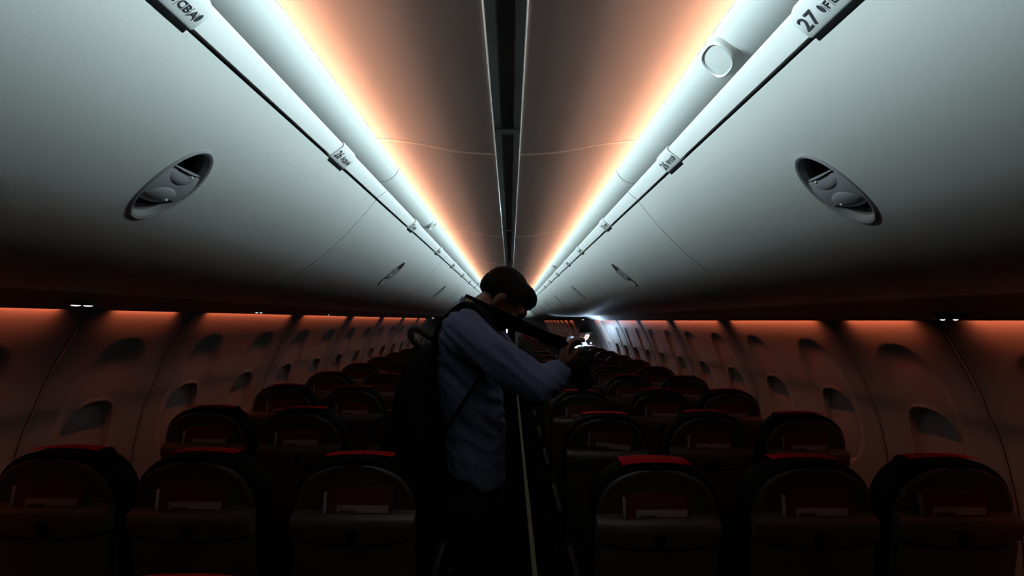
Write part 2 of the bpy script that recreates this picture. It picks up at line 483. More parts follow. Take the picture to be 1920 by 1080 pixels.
for s in (-1, 1):
    proto = None
    for k in range(NBIN):
        lab = (f'white overhead bin with oval latch, {ordinal(k)} one along the {SIDE[s]} side' if k < 6 else
               f'small distant overhead bin, {ordinal(k)} along the {SIDE[s]} side')
        if k == 0:
            root = proto = thing('overhead_bin', lab, 'overhead bin', (-s*.010, 0, 0), f'overhead bins on the {SIDE[s]}')
            d = link('bin_door', door_mesh(s, .82), M_BIN, root)
            latch_parts(s, .82, d)
            bm = bmesh.new(); extrude_profile(bm, RAILP, .002, BINL-.002, s, True); obj('bin_rail', bm, M_RAIL, root)
            bm = bmesh.new()     # carcass behind the door, dark in the gaps
            back = [bin_frame(BLEN*i/24) for i in range(25)]
            extrude_profile(bm, [(p.x-n.x*.022, p.y-n.y*.022) for p, t, n in back] + [(1.26, .20), (1.2, .45), (.46, .45), (.438, .385)], .004, BINL-.004, s, True)
            obj('bin_body', bm, M_BLACK, root)
            bm = bmesh.new(); extrude_profile(bm, [(p.x-n.x*.0015, p.y-n.y*.0015) for p, t, n in back] + [(p.x-n.x*.014, p.y-n.y*.014) for p, t, n in back[::-1]], -.0028, .0028, s, True)
            obj('bin_seal', bm, M_VAL, root)
        else:
            dup(proto, (-s*.010, k*BINL, 0), lab)
    # the far run of bins, too small in the picture to be told apart
    for k in range(NBIN, NB):
        dup(proto, (-s*.010, k*BINL, 0), f'tiny far overhead bin near the front bulkhead on the {SIDE[s]}', f'far overhead bins {SIDE[s]}')

# row placards on the bin rails
def text_mesh(body, size):
    c = bpy.data.curves.new('t', 'FONT'); c.body = body; c.size = size; c.align_x = 'LEFT'; c.extrude = .0002; c.resolution_u = 3; c.offset = size*.010
    o = bpy.data.objects.new('t', c); COL.objects.link(o)
    bpy.context.view_layer.update()
    me = bpy.data.meshes.new_from_object(o.evaluated_get(bpy.context.evaluated_depsgraph_get()))
    bpy.data.objects.remove(o)
    return me
def icon_mesh(h, kind=0):
    bm = bmesh.new()
    if kind == 0:      # small figure
        bmesh.ops.create_circle(bm, cap_ends=True, segments=12, radius=h*.15, matrix=Matrix.Translation((h*.2, h*.88, 0)))
        rbox(bm, (h*.2, h*.5, 0), (h*.30, h*.44, .0003), 0); rbox(bm, (h*.2, h*.2, 0), (h*.2, h*.4, .0003), 0)
    else:              # rounded lamp mark
        bmesh.ops.create_circle(bm, cap_ends=True, segments=20, radius=h*.5, matrix=Matrix.Translation((h*.2, h*.5, 0)) @ Matrix.Diagonal((.42, 1, 1, 1)))
    return mesh_of(bm, 'seat_icon', 0)
def placard(s, row, yfar):
    letters = ('C', 'B', 'A') if s < 0 else ('F', 'E', 'D')
    LP = .098
    root = thing('row_placard', f'{ordinal(27-row)} white row placard on the {SIDE[s]} bin rail, reading {row} {" ".join(letters)}', 'sign', (-s*.010, yfar-LP, 0), f'row placards on the {SIDE[s]} rail')
    bm = bmesh.new()
    pr = [(.4125, .3695), (.4085, .3700), (.3805, .3915), (.3780, .396), (.3805, .4025), (.392, .406), (.41, .405), (.43, .39)]
    pr2 = [(a+(.0045 if a < .395 else 0), b-(.0035 if b > .39 else 0)) for a, b in pr]
    secs = [(0, pr), (.084, pr), (LP, pr2)]
    rows = [[bm.verts.new((s*a, y, ZC+b)) for a, b in q] for y, q in secs]
    for A, B in zip(rows[:-1], rows[1:]):
        for i in range(len(pr)): bm.faces.new((A[i], A[(i+1) % len(pr)], B[(i+1) % len(pr)], B[i]))
    bm.faces.new(rows[0][::-1]); bm.faces.new(rows[-1])
    obj('placard_shell', bm, M_RAIL, root)
    bm = bmesh.new(); rbox(bm, (s*.4162, .047, ZC+.3660), (.0115, .092, .0065), .003, 2, Matrix.Rotation(s*.85, 3, 'Y')); obj('grip_bar', bm, M_BLACK, root)
    e = V((-s*.793, 0, .609)); d = V((0, -s, 0)); n = d.cross(e)
    R = Matrix((d, e, n)).transposed().to_4x4()
    base = V((s*.4085, 0, ZC+.3700))
    def put(me, name, along, up, big=1):
        y = along if s < 0 else LP-along
        o = link(name, me, M_PRINT, root); o.matrix_basis = Matrix.Translation(V((base.x, y, base.z)) + e*up + n*.0006) @ R
    k0 = .010
    put(text_mesh(str(row), .0290), 'row_number', .006, .0070)
    put(icon_mesh(.0135, 0 if s < 0 else 1), 'seat_icon', k0+.0335, .0095)
    for i, ch in enumerate(letters): put(text_mesh(ch, .0160), 'seat_letter', k0+.0420+i*.0112, .0095)
    bm = bmesh.new()
    for i in range(4): rbox(bm, (i*.0112, .0055, 0), (.0004, .015, .0002), 0)
    put(mesh_of(bm, 'letter_divider', 0), 'letter_divider', k0+.0408, .0085)
    put(icon_mesh(.0135, 1 if s < 0 else 0), 'seat_icon', k0+.0760, .0095)
for row, y in zip(range(27, 19, -1), [.636, 1.239, 2.127, 2.87, 3.60, 4.34, 5.09, 5.84]): placard(-1, row, y)
for row, y in zip(range(27, 19, -1), [.643, 1.249, 2.072, 2.813, 3.43, 4.18, 4.94, 5.70]): placard(1, row, y)

# round loudspeaker bosses on the valance
def boss(s, y, label, k=1):
    p = V((s*.355, y, ZC+.4345)); n = V((-s*.70, 0, -.714)); e = V((-s*.714, 0, .70)); d = V((0, 1, 0))
    root = thing('valance_speaker', label, 'speaker', tuple(p), 'speaker bosses on the cove valances')
    for nm, prof, m in (('speaker_body', [(1.06, -.012), (1.04, .006), (1.0, .009), (.93, .011), (.86, .0095), (.84, .0085)], M_LAMPW), ('speaker_grille', [(.845, .0080), (.5, .0092), (.02, .0095)], M_LAMPW)):
        bm = bmesh.new(); rows = []
        for j in range(40):
            a = 2*math.pi*j/40; c, q = math.cos(a), math.sin(a); r = (abs(c)**2.7+abs(q)**2.7)**(-1/2.7)
            rows.append([bm.verts.new(d*(c*r*.030*k*f) + e*(q*r*.0235*k*f) + n*h) for f, h in prof])
        for j in range(40):
            A, B = rows[j], rows[(j+1) % 40]
            for i in range(len(prof)-1): bm.faces.new((A[i], A[i+1], B[i+1], B[i]))
        if nm == 'speaker_grille': bm.faces.new([r[-1] for r in rows])
        obj(nm, bm, m, root)
boss(1, .815, 'pale rounded speaker boss on the right cove valance, largest in view', 1.2)
boss(-1, 2.32, 'pale rounded speaker boss on the left cove valance', .85)
boss(1, 4.05, 'small pale speaker boss far along the right cove valance', .85)
boss(-1, 5.95, 'small pale speaker boss far along the left cove valance', .85)

# reading lamps glinting under the service panels
def reading_lamp(s, x, y, label, lens=.006, two=True):
    z = .074 + (x-1.25)/(1.432-1.25)*(LEDGE[s]+.004-.074)
    root = thing('reading_lamp', label, 'lamp', (s*x, y, ZC+z), 'reading lamps under the bins')
    bm = bmesh.new(); rbox(bm, (0, 0, -.0035), (.03, .10, .009), .003); obj('lamp_housing', bm, M_PSU, root)
    for q in ((-1, 1) if two else (1,)):
        bm = bmesh.new(); ball(bm, (0, q*.024, -.008), (lens, lens*3.2, .0035)); obj('lamp_lens', bm, M_LITDIM, root)
reading_lamp(-1, 1.36, 1.655, 'lit reading lamp under the left bins, nearest the camera')
reading_lamp(-1, 1.38, 2.86, 'lit reading lamp under the left bins, second along', .004)
reading_lamp(-1, 1.38, 3.93, 'tiny lit reading lamp under the left bins, third along', .003, False)
reading_lamp(1, 1.41, 1.62, 'lit reading lamp under the right bins near the frame edge', .003)
reading_lamp(-1, 1.38, 9.3, 'lit reading lamp far along the left wall beside the backpack', .014)
reading_lamp(1, 1.38, 9.6, 'lit reading lamp far along the right wall above the kneeling person', .014)

# ------------------------------------------------------------------ seats
HW, ZT, ZB = .185, 1.130, .56
def half_w(z, hw=HW, top=ZT, rh=.165, ex=2.5):
    if z <= top-rh: return hw
    f = (z-(top-rh))/rh
    return hw*max(0, 1-f**ex)**(1/ex)
def lean(z): return (ZT-z)*.15
def outline(hw, top, rh, zb, n=16, ex=2.5):
    """closed outline of a seat back: list of (x, z)"""
    R = []
    for k in range(n+1):
        a = math.pi/2*k/n
        R.append((hw*math.cos(a)**(2/ex), top-rh+rh*math.sin(a)**(2/ex)))
    right = [(hw, zb), (hw, (zb+top-rh)/2)] + R
    return right + [(-x, z) for x, z in right[:-1][::-1]]
def loft_outlines(bm, secs):
    """secs: list of (outline, y offset)"""
    rows = [[bm.verts.new((x, y+lean(z), z)) for x, z in o] for o, y in secs]
    n = len(rows[0])
    for A, B in zip(rows[:-1], rows[1:]):
        for k in range(n): bm.faces.new((A[k], A[(k+1) % n], B[(k+1) % n], B[k]))
    bm.faces.new(rows[0][::-1]); bm.faces.new(rows[-1])
def make_seat(label):
    t = thing('passenger_seat', label, 'seat', (0, 0, 0), 'rows of passenger seats')
    # black leather backrest with rounded edges
    bm = bmesh.new()
    secs = [(outline(HW-.012, ZT-.012, .16, ZB), .002), (outline(HW-.003, ZT-.003, .165, ZB), .010), (outline(HW, ZT, .165, ZB), .024),
            (outline(HW, ZT, .165, ZB), .085), (outline(HW-.006, ZT-.006, .165, ZB), .108), (outline(HW-.03, ZT-.03, .15, ZB+.01), .122)]
    loft_outlines(bm, secs); obj('backrest', bm, M_LEATH, t)
    # plastic back shell, recessed above the shelf
    bm = bmesh.new(); rows = []
    zs = [.56+.0143*i for i in range(39)]
    SH_T = ZT-.019
    NX = 25
    for z in zs + [SH_T-.004, SH_T-.0008]:
        w = half_w(z, HW-.006, SH_T, .156)
        row = []
        for i in range(NX):
            f = -1+2*i/(NX-1); x = w*f
            edge = min(1, (1-abs(f))*w/.012)
            wi = half_w(z+.010, HW-.016, SH_T-.010, .15)
            y = -.006*min(1, edge)
            if z > .965:
                ins = min((wi-abs(x))/.010, (SH_T-.016-z)/.010, (z-.965)/.006); ins = max(0, min(1, ins))
                y += .007*ins
            else:
                y -= .010*edge
            row.append(bm.verts.new((x, y+lean(z), z)))
        rows.append(row)
    for A, B in zip(rows[:-1], rows[1:]):
        for i in range(NX-1): bm.faces.new((A[i], A[i+1], B[i+1], B[i]))
    obj('back_shell', bm, M_SHELL, t)
    # sloping pocket shelf with a bulged fascia whose lower edge sags in the middle
    bm = bmesh.new(); rows = []
    for i in range(21):
        f = -1+2*i/20; x = .178*f; zl = .902-.020*(1-f*f); b = .006*(1-f*f)
        row = [(x, .018, .985), (x, -.012-b, .972), (x, -.028-b, .966), (x, -.036-b, .957), (x, -.038-b, .935), (x, -.033-b, zl+.004), (x, -.022-b, zl), (x, -.008, zl)]
        rows.append([bm.verts.new((a, y+lean(z), z)) for a, y, z in row])
    for A, B in zip(rows[:-1], rows[1:]):
        for i in range(7): bm.faces.new((A[i], A[i+1], B[i+1], B[i]))
    bm.faces.new(rows[0]); bm.faces.new(rows[-1][::-1])
    sh = obj('pocket_shelf', bm, M_SHELF, t)
    bm = bmesh.new()
    rbox(bm, (0, -.040+lean(.905), .903), (.026, .012, .040), .006, 3)
    ball(bm, (0, -.046+lean(.92), .921), (.017, .006, .014))
    obj('tray_latch', bm, M_BLACK, t)
    bm = bmesh.new(); rbox(bm, (0, -.039+lean(.88), .8775), (.034, .006, .010), .003); obj('latch_plate', bm, M_SHELF, t)
    # folded tray table with a sagging top edge
    bm = bmesh.new(); rows = []
    for yo, ins in ((-.014, .006), (-.018, .001), (-.026, 0), (-.0275, .004)):
        row = []
        for i in range(17):
            f = -1+2*i/16; row.append((f*(.175-ins), .894-.022*(1-f*f)-ins))
        row += [(.175-ins, .66), (.160-ins, .63+ins), (-.160+ins, .63+ins), (-.175+ins, .66)]
        rows.append([bm.verts.new((x, yo+lean(z), z)) for x, z in row])
    n = len(rows[0])
    for A, B in zip(rows[:-1], rows[1:]):
        for k in range(n): bm.faces.new((A[k], A[(k+1) % n], B[(k+1) % n], B[k]))
    bm.faces.new(rows[0][::-1]); bm.faces.new(rows[-1])
    obj('tray_table', bm, M_SHELL, t)
    # red headrest cover laid over the top of the backrest
    bm = bmesh.new(); rows = []
    path = [(.046, ZT+.0012), (.05, ZT+.0030), (.07, ZT+.0035), (.088, ZT+.002), (.108, ZT-.003), (.1235, ZT-.028), (.1255, ZT-.09), (.1255, ZT-.17)]
    for i in range(13):
        f = -1+2*i/12; x = f*.102; drop = .0075*abs(f)**2.6
        rows.append([bm.verts.new((x, y+lean(z), z-(drop if z > ZT-.03 else 0))) for y, z in path])
    for A, B in zip(rows[:-1], rows[1:]):
        for k in range(len(path)-1): bm.faces.new((A[k], A[k+1], B[k+1], B[k]))
    o = obj('headrest_cover', bm, M_RED, t); o['label'] = 'red cloth headrest cover'
    # seat cushion, armrests with grey end caps, frame
    bm = bmesh.new(); rbox(bm, (0, .36, .415), (.356, .46, .11), .04, 3); obj('seat_cushion', bm, M_LEATH, t)
    for s in (-1, 1):
        bm = bmesh.new(); rbox(bm, (s*.193, .33, .650), (.028, .40, .045), .010, 2); rbox(bm, (s*.193, .15, .55), (.024, .05, .2), .01)
        a = obj('armrest', bm, M_ARM, t)
        bm = bmesh.new(); rbox(bm, (s*.193, .124, .668), (.030, .022, .018), .006); o = obj('armrest_cap', bm, M_METAL, a)
    bm = bmesh.new()
    for s in (-1, 1):
        tube(bm, [(s*.16, .16, .37), (s*.16, .22, .18), (s*.16, .24, .01)], .015); tube(bm, [(s*.16, .54, .37), (s*.16, .56, .01)], .015)
        rbox(bm, (s*.16, .40, .012), (.035, .40, .022), .005)
    tube(bm, [(-.19, .2, .35), (.19, .2, .35)], .018); tube(bm, [(-.19, .5, .35), (.19, .5, .35)], .018)
    obj('seat_frame', bm, M_METAL, t)
    return t
PITCH = .765
COLS = [(-1, 'window', -1.325, .010), (-1, 'middle', -.908, .002), (-1, 'aisle', -.432, -.003), (1, 'aisle', .454, -.012), (1, 'middle', .914, -.003), (1, 'window', 1.336, -.004)]
CARDS = []
proto = None
def seat_at(k, c, jit=True):
    global proto
    s, nm, x, dz = COLS[c]
    lab = f'black seat with red headrest cover, {nm} seat {SIDE[s]} of the aisle, {ordinal(k-1) if k > 0 else "cut off below the"} row' + (' in view' if k > 0 else ' nearest the camera')
    if k == 0: lab = f'black seat whose red cover just shows at the bottom frame edge, {SIDE[s]} of the aisle'
    y = PITCH*(k+1)
    if proto is None:
        proto = make_seat(lab); o = proto
    else: o = dup(proto, (0, 0, 0), lab)
    o.location = (x, y + random.uniform(-.008, .008)*jit, dz - .012 + random.uniform(-.002, .002)*jit)
    return o
ROWS = 19
def wide_cover(o):
    """the cover of this seat reaches the rear edge of the headrest"""
    c = [ch for ch in o.children if ch.name.startswith('headrest_cover')][0]
    me = c.data.copy(); c.data = me
    for v in me.vertices:
        if v.co.y < lean(ZT) + .06: v.co.y -= .036; v.co.z -= .0012
seat_at(0, 2, False).location = (-.503, .765, -.026)
for k in range(1, ROWS+1):
    for c in range(6):
        if k >= 14 and c in (2, 0): continue                       # hidden behind the man and nearer rows
        o = seat_at(k, c)
        if (k, c) == (1, 3): wide_cover(o)
        if k <= 6: CARDS.append((k, c, o.location.copy()))
# literature cards standing in the pockets
def make_card(label):
    t = thing('safety_card', label, 'card', (0, 0, 0), 'red cards in the seat back pockets')
    bm = bmesh.new(); rbox(bm, (.004, 0, .037), (.190, .004, .074), .001, 1); obj('cover', bm, M_CARD, t)
    bm = bmesh.new(); rbox(bm, (.014, -.0028, .0135), (.150, .0014, .021), 0); f = obj('white_panel', bm, M_CARDW, t); f['label'] = 'white lower panel'
    bm = bmesh.new(); rbox(bm, (-.028, -.0037, .006), (.05, .0006, .007), 0); obj('print', bm, M_PRINT, f)
    bm = bmesh.new(); rbox(bm, (-.096, -.004, .030), (.008, .010, .060), .002, 1); obj('side_edge', bm, M_CARDW, t)
    return t
card0 = None
HIDE = {(2, 2), (3, 2), (4, 2), (5, 2), (6, 2), (5, 3), (6, 3)}
for k, c, p in CARDS:
    if (k, c) in HIDE: continue
    s, nm, x, dz = COLS[c]
    lab = f'red card with white panel in the pocket of the {SIDE[s]} {nm} seat, {ordinal(k-1)} row'
    if (k, c) == (2, 3): lab = 'red card standing crooked in the right aisle seat pocket, second row'
    if card0 is None: card0 = make_card(lab); o = card0
    else: o = dup(card0, (0, 0, 0), lab)
    o.location = (p.x + random.uniform(-.012, .012), p.y + lean(.966) - .017, p.z + .9715)
    o.rotation_euler = (-.10, 0, random.uniform(-.04, .04))
    if (k, c) == (2, 3): o.rotation_euler = (-.10, .11, 0); o.location.z += .008

# ------------------------------------------------------------------ people
def capsule(bm, a, b, ra, rb):
    t = bmesh.new()
    for c, r in ((a, ra), (b, rb)):
        ball(t, c, (r, r, r) if not isinstance(r, tuple) else r, None, 2)
    h = bmesh.ops.convex_hull(t, input=t.verts[:])
    loose = [v for v in t.verts if not v.link_faces]
    keep = {v for g in h['geom'] if isinstance(g, bmesh.types.BMFace) for v in g.verts}
    bmesh.ops.delete(t, geom=[v for v in t.verts if v not in keep], context='VERTS')
    me = bpy.data.meshes.new('c'); t.to_mesh(me); t.free(); bm.from_mesh(me); bpy.data.meshes.remove(me)
def chain(bm, pts):
    """pts: list of (point, radius) joined by tapering capsules"""
    for (a, ra), (b, rb) in zip(pts[:-1], pts[1:]): capsule(bm, a, b, ra, rb)
def blob(name, bm, m, parent, voxel=.008, smooth=4, wrinkle=None):
    """one continuous skin over everything in bm"""
    me = bpy.data.meshes.new(name); bm.to_mesh(me); bm.free()
    o = bpy.data.objects.new(name, me); COL.objects.link(o)
    r = o.modifiers.new('r', 'REMESH'); r.mode = 'VOXEL'; r.voxel_size = voxel; r.use_smooth_shade = True
    if smooth:
        sm = o.modifiers.new('s', 'SMOOTH'); sm.factor = .5; sm.iterations = smooth
    bpy.context.view_layer.update()
    me2 = bpy.data.meshes.new_from_object(o.evaluated_get(bpy.context.evaluated_depsgraph_get()))
    bpy.data.objects.remove(o)
    if wrinkle:
        nrm = [v.normal.copy() for v in me2.vertices]
        for v, n in zip(me2.vertices, nrm): v.co += n*wrinkle(v.co)
    me2.polygons.foreach_set('use_smooth', [True]*len(me2.polygons))
    me2.name = name; me2.materials.clear()
    return link(name, me2, m, parent)
def head_into(bm, c, fwd, up, k=1):
    """skull, face, ears: added to a body mesh; returns a frame function"""
    fwd, up = V(fwd).normalized(), V(up); up = (up - fwd*up.dot(fwd)).normalized(); lat = fwd.cross(up)
    R = Matrix((fwd, lat, up)).transposed(); c = V(c)
    def H(f, l, u): return c + (fwd*f + lat*l + up*u)*k
    def e(f, l, u, r): ball(bm, H(f, l, u), tuple(q*k for q in r), R, 3)
    e(-.008, 0, .012, (.094, .074, .086)); e(.030, 0, -.040, (.062, .060, .075)); e(.045, 0, -.085, (.040, .036, .028))
    e(.076, 0, .022, (.022, .050, .020)); e(.058, .0, -.060, (.034, .034, .026))
    chain(bm, [(H(.086, 0, .008), .010*k), (H(.106, 0, -.030), .013*k)]); e(.094, .011, -.034, (.010, .009, .008)); e(.094, -.011, -.034, (.010, .009, .008))
    e(.086, 0, -.064, (.011, .024, .006)); e(.084, 0, -.075, (.011, .020, .006))
    for l in (-1, 1):
        e(.068, l*.034, -.012, (.016, .020, .012)); e(-.008, l*.076, -.012, (.015, .008, .031)); e(-.004, l*.074, -.040, (.009, .007, .010))
    return H, R
def hand_into(bm, wrist, fdir, palm_n, side, curl, k=1, spread=.018):
    """palm with four fingers and a thumb; palm_n points out of the palm, side is towards the thumb"""
    f = V(fdir).normalized(); n = V(palm_n); n = (n-f*n.dot(f)).normalized(); t = V(side); t = (t-f*t.dot(f)-n*t.dot(n)).normalized(); w = V(wrist)
    P = lambda a, b, c: w + (f*a + t*b + n*c)*k
    capsule(bm, P(.012, .014, 0), P(.078, .030, 0), .016*k, .0125*k); capsule(bm, P(.012, -.012, 0), P(.072, -.028, 0), .016*k, .0115*k); capsule(bm, P(.02, 0, 0), P(.078, .002, 0), .017*k, .0125*k)
    for i, (off, ln) in enumerate(((.031, .072), (.011, .080), (-.010, .074), (-.029, .058))):
        p = P(.078-abs(off-.01)*.15, off, 0); a = curl*.5; seg = [p]
        for q in (.46, .30, .24):
            d = f*math.cos(a) + n*math.sin(a); p = p + d*ln*q*k; seg.append(p); a += curl
        chain(bm, list(zip(seg, (.0092*k, .0085*k, .0078*k, .0068*k))))
    b = P(.022, .024, .006); m1 = P(.050, .050, .016); m2 = P(.074, .056, .028); m3 = P(.094, .050, .038)
    chain(bm, [(b, .014*k), (m1, .0115*k), (m2, .0095*k), (m3, .0078*k)])

# --- the photographer
YM = 1.86
man = thing('person', 'man in pale blue shirt standing in the aisle, head bowed over a camera', 'person', (-.10, YM, 0))
man_inv = Matrix.Translation((.10, -YM, 0))
HC = V((.000, YM, 1.600)); HF = V((.57, 0, -.82)); HU = V((.82, 0, .57))
R_SH, R_EL, R_WR = V((-.135, 1.690, 1.480)), V((.110, 1.625, 1.312)), V((.196, 1.832, 1.338))
L_SH, L_EL, L_WR = V((-.095, 2.03, 1.480)), V((.105, 2.11, 1.265)), V((.216, 1.950, 1.336))
def to_local(o):
    o.data.transform(man_inv); o.parent = man; return o
bm = bmesh.new()
HFN, HR = head_into(bm, HC, HF, HU)
chain(bm, [((-.115, YM, 1.515), .066), ((-.075, YM, 1.560), .058), ((-.022, YM, 1.595), .057)])
chain(bm, [((-.12, YM, 1.50), (.075, .11, .06)), ((-.125, YM, 1.38), (.095, .15, .09)), ((-.10, YM, 1.15), (.085, .13, .09)), ((-.10, YM, .99), (.066, .11, .08))])
for sh, el, wr in ((R_SH, R_EL, R_WR), (L_SH, L_EL, L_WR)):
    chain(bm, [((-.115, YM, 1.49), .06), (sh, .052), (sh.lerp(el, .5), .044), (el, .038), (el.lerp(wr, .35), .038), (wr, .026)])
hand_into(bm, R_WR + V((.003, 0, .004)), (.22, .06, .97), (.95, .1, -.22), (-.1, -.95, .1), .62)
hand_into(bm, L_WR + V((.002, 0, .002)), (.30, -.10, .94), (.90, -.35, -.25), (-.25, -.8, .2), .55)
for q in (-1, 1):
    hy = YM+q*.085
    chain(bm, [((-.10, hy, .86), .056), ((-.085, hy, .50), .050), ((-.10, hy+q*.01, .09), .036)])
    chain(bm, [((-.12, hy+q*.01, .055), .034), ((.03, hy+q*.015, .036), .026), ((.085, hy+q*.015, .030), .018)])
to_local(blob('body', bm, M_SKIN, None, .0055, 3))
# shirt
def shirt_wrinkle(p):
    q = V((p.x*9, p.y*9, p.z*22)) + V((p.z*6, 0, p.x*16))
    a = noise.noise(q); b = noise.noise(q*2.3 + V((5, 2, 1)))
    return .0085*(1-abs(a)*2.4) + .003*b
bm = bmesh.new()
chain(bm, [((-.125, YM, 1.505), (.080, .115, .052)), ((-.135, YM, 1.42), (.108, .165, .09)), ((-.122, YM, 1.30), (.112, .165, .09)), ((-.100, YM, 1.12), (.106, .150, .08)), ((-.097, YM, 1.02), (.100, .158, .05)), ((-.096, YM, 1.000), (.098, .160, .018)), ((-.068, YM, .962), (.072, .154, .016))])
capsule(bm, (-.125, 1.79, 1.515), (-.125, 1.93, 1.515), .062, .062)
for sh, el, wr in ((R_SH, R_EL, R_WR), (L_SH, L_EL, L_WR)):
    chain(bm, [((-.125, YM, 1.47), .075), (sh, .074), (sh.lerp(el, .35), .066), (sh.lerp(el, .75), .060), (el, .054), (el.lerp(wr, .45), .053), (el.lerp(wr, .86), .043)])
to_local(blob('shirt', bm, M_SHIRT, None, .0065, 4, shirt_wrinkle))
bm = bmesh.new()          # collar and cuffs
pts = [V((-.085 + .068*math.cos(a) - .01, YM+.066*math.sin(a), 1.555-.030*math.cos(a))) for a in [2*math.pi*i/28 for i in range(29)]]
ribbon(bm, pts, [V((.010, 0, .018))]*29, .006)
to_local(obj('collar', bm, M_SHIRT, None))
for el, wr in ((R_EL, R_WR), (L_EL, L_WR)):
    bm = bmesh.new(); d = (wr-el).normalized()
    cone(bm, wr-d*.052, wr-d*.004, .0475, .0445, 24); to_local(obj('cuff', bm, M_SHIRT, None))
# trousers and shoes
bm = bmesh.new()
chain(bm, [((-.097, YM, .99), (.088, .145, .04)), ((-.10, YM, .88), (.095, .150, .06))])
for q in (-1, 1):
    hy = YM+q*.085
    chain(bm, [((-.10, hy, .88), .090), ((-.085, hy, .50), .068), ((-.10, hy+q*.01, .12), .056), ((-.10, hy+q*.01, .085), .056)])
to_local(blob('trousers', bm, M_PANTS, None, .010, 4, lambda p: .004*noise.noise(V((p.x*10, p.y*10, p.z*14)))))
for q in (-1, 1):
    hy = YM+q*.097
    bm = bmesh.new(); capsule(bm, (-.135, hy, .05), (.05, hy+q*.005, .045), .044, .040); capsule(bm, (.05, hy, .04), (.10, hy, .032), .038, .028); capsule(bm, (-.11, hy, .06), (-.10, hy, .10), .042, .042)
    for v in bm.verts: v.co.z = max(v.co.z, .002)
    to_local(blob('shoe', bm, M_BLACK, None, .007, 2))
# hair: cap with a forelock falling off the brow
bm = bmesh.new()
ball(bm, HFN(-.020, 0, .020), (.094, .083, .082), HR, 3)
ball(bm, HFN(-.070, 0, .000), (.042, .066, .055), HR, 3)
ball(bm, HFN(.032, 0, .058), (.056, .064, .046), HR, 3)
ball(bm, HFN(.052, 0, .066), (.034, .056, .036), HR, 3)
for i in range(60):
    a = random.uniform(-1, 1); b = random.uniform(-.1, 1)
    ball(bm, HFN(.030+.028*b+random.uniform(0, .010), a*.058, .078-.014*b + random.uniform(-.006, .010)), (.016, .013, .014), HR, 1)
for i in range(26):
    a = random.uniform(-1, 1)
    chain(bm, [(HFN(.050, a*.055, .070), .012), (HFN(.076+random.uniform(-.008, .006), a*.052+random.uniform(-.01, .01), .068+random.uniform(-.010, .014)), .006)])
for l in (-1, 1):
    ball(bm, HFN(.016, l*.070, .030), (.034, .014, .036), HR, 2); ball(bm, HFN(-.045, l*.064, .008), (.034, .018, .042), HR, 2)
hair = blob('hair', bm, M_HAIR, None, .0055, 1, lambda p: .003*noise.noise(p*70))
to_local(hair)
for l in (-1, 1):
    bm = bmesh.new(); ball(bm, HFN(.079, l*.032, -.006), (.009, .011, .007), HR, 2); to_local(obj('eye', bm, M_BLACK, None))

# --- camera held in his hands, with its neck strap
camn = thing('camera', 'black camera with neck strap held in the hands of the man in the aisle', 'camera', (.258, 1.885, 1.352))
CR = Matrix((V((.62, 0, -.78)), V((0, 1, 0)), V((.78, 0, .62)))).transposed()
cl = lambda a, b, c: CR @ V((a, b, c))
bm = bmesh.new(); rbox(bm, (0, 0, 0), (.052, .138, .088), .012, 3, CR); rbox(bm, cl(-.004, 0, .054), (.055, .058, .036), .012, 3, CR); rbox(bm, cl(.022, -.052, -.004), (.03, .034, .084), .012, 3, CR)
obj('camera_body', bm, M_CAM, camn)
bm = bmesh.new(); cone(bm, cl(.02, .012, -.004), cl(.075, .012, -.004), .037, .036, 32); cone(bm, cl(.072, .012, -.004), cl(.088, .012, -.004), .039, .039, 32); ln = obj('lens', bm, M_CAM, camn)
bm = bmesh.new(); cone(bm, cl(.080, .012, -.004), cl(.0895, .012, -.004), .032, .032, 32); obj('lens_glass', bm, M_GLASS, ln)
bm = bmesh.new(); rbox(bm, cl(-.0275, .005, -.008), (.003, .075, .055), .001, 1, CR); obj('rear_screen', bm, M_GLASS, camn)
bm = bmesh.new(); cone(bm, cl(.004, -.052, .042), cl(.004, -.052, .054), .011, .011, 16); obj('mode_dial', bm, M_CAM, camn)
cinv = Matrix.Translation(-V(camn.location))
near = catmull([(-.150, 1.862, 1.598), (-.128, 1.800, 1.588), (-.080, 1.772, 1.566), (-.012, 1.775, 1.536), (.090, 1.795, 1.494), (.17, 1.812, 1.462), (.240, 1.818, 1.420)], 6)
far = catmull([(-.150, 1.862, 1.598), (-.128, 1.924, 1.590), (-.070, 1.948, 1.562), (-.005, 1.95, 1.520), (.09, 1.952, 1.478), (.17, 1.955, 1.440), (.246, 1.952, 1.406)], 6)
for pts, sg in ((near, -1), (far, 1)):
    n_ = len(pts); wv = []
    for i, p in enumerate(pts):
        f = i/(n_-1); h = .020 if f < .55 else .020 - .009*min(1, (f-.55)/.2)
        if f > .82: h = .013
        t = (pts[min(i+1, n_-1)]-pts[max(i-1, 0)]).normalized(); up = V((.55, 0, .84)) if f < .3 else V((.2, 0, .98)); up = (up-t*up.dot(t)).normalized()
        wv.append(up*h)
    bm = bmesh.new(); ribbon(bm, pts, wv, .004)
    o = obj('neck_strap', bm, M_STRAP, None); o.data.transform(cinv); o.parent = camn
bm = bmesh.new()          # tan embroidered border mark near the nape
for f in (5, 6, 7, 8):
    p = near[f]; t = (near[f+1]-near[f-1]).normalized()
    rbox(bm, p + V((0, -.0036, .002)), (.010, .0012, .009), 0, 1, Matrix.Rotation(.30, 3, 'Y'))
o = obj('strap_mark', bm, M_GOLD, None); o.data.transform(cinv); o.parent = camn

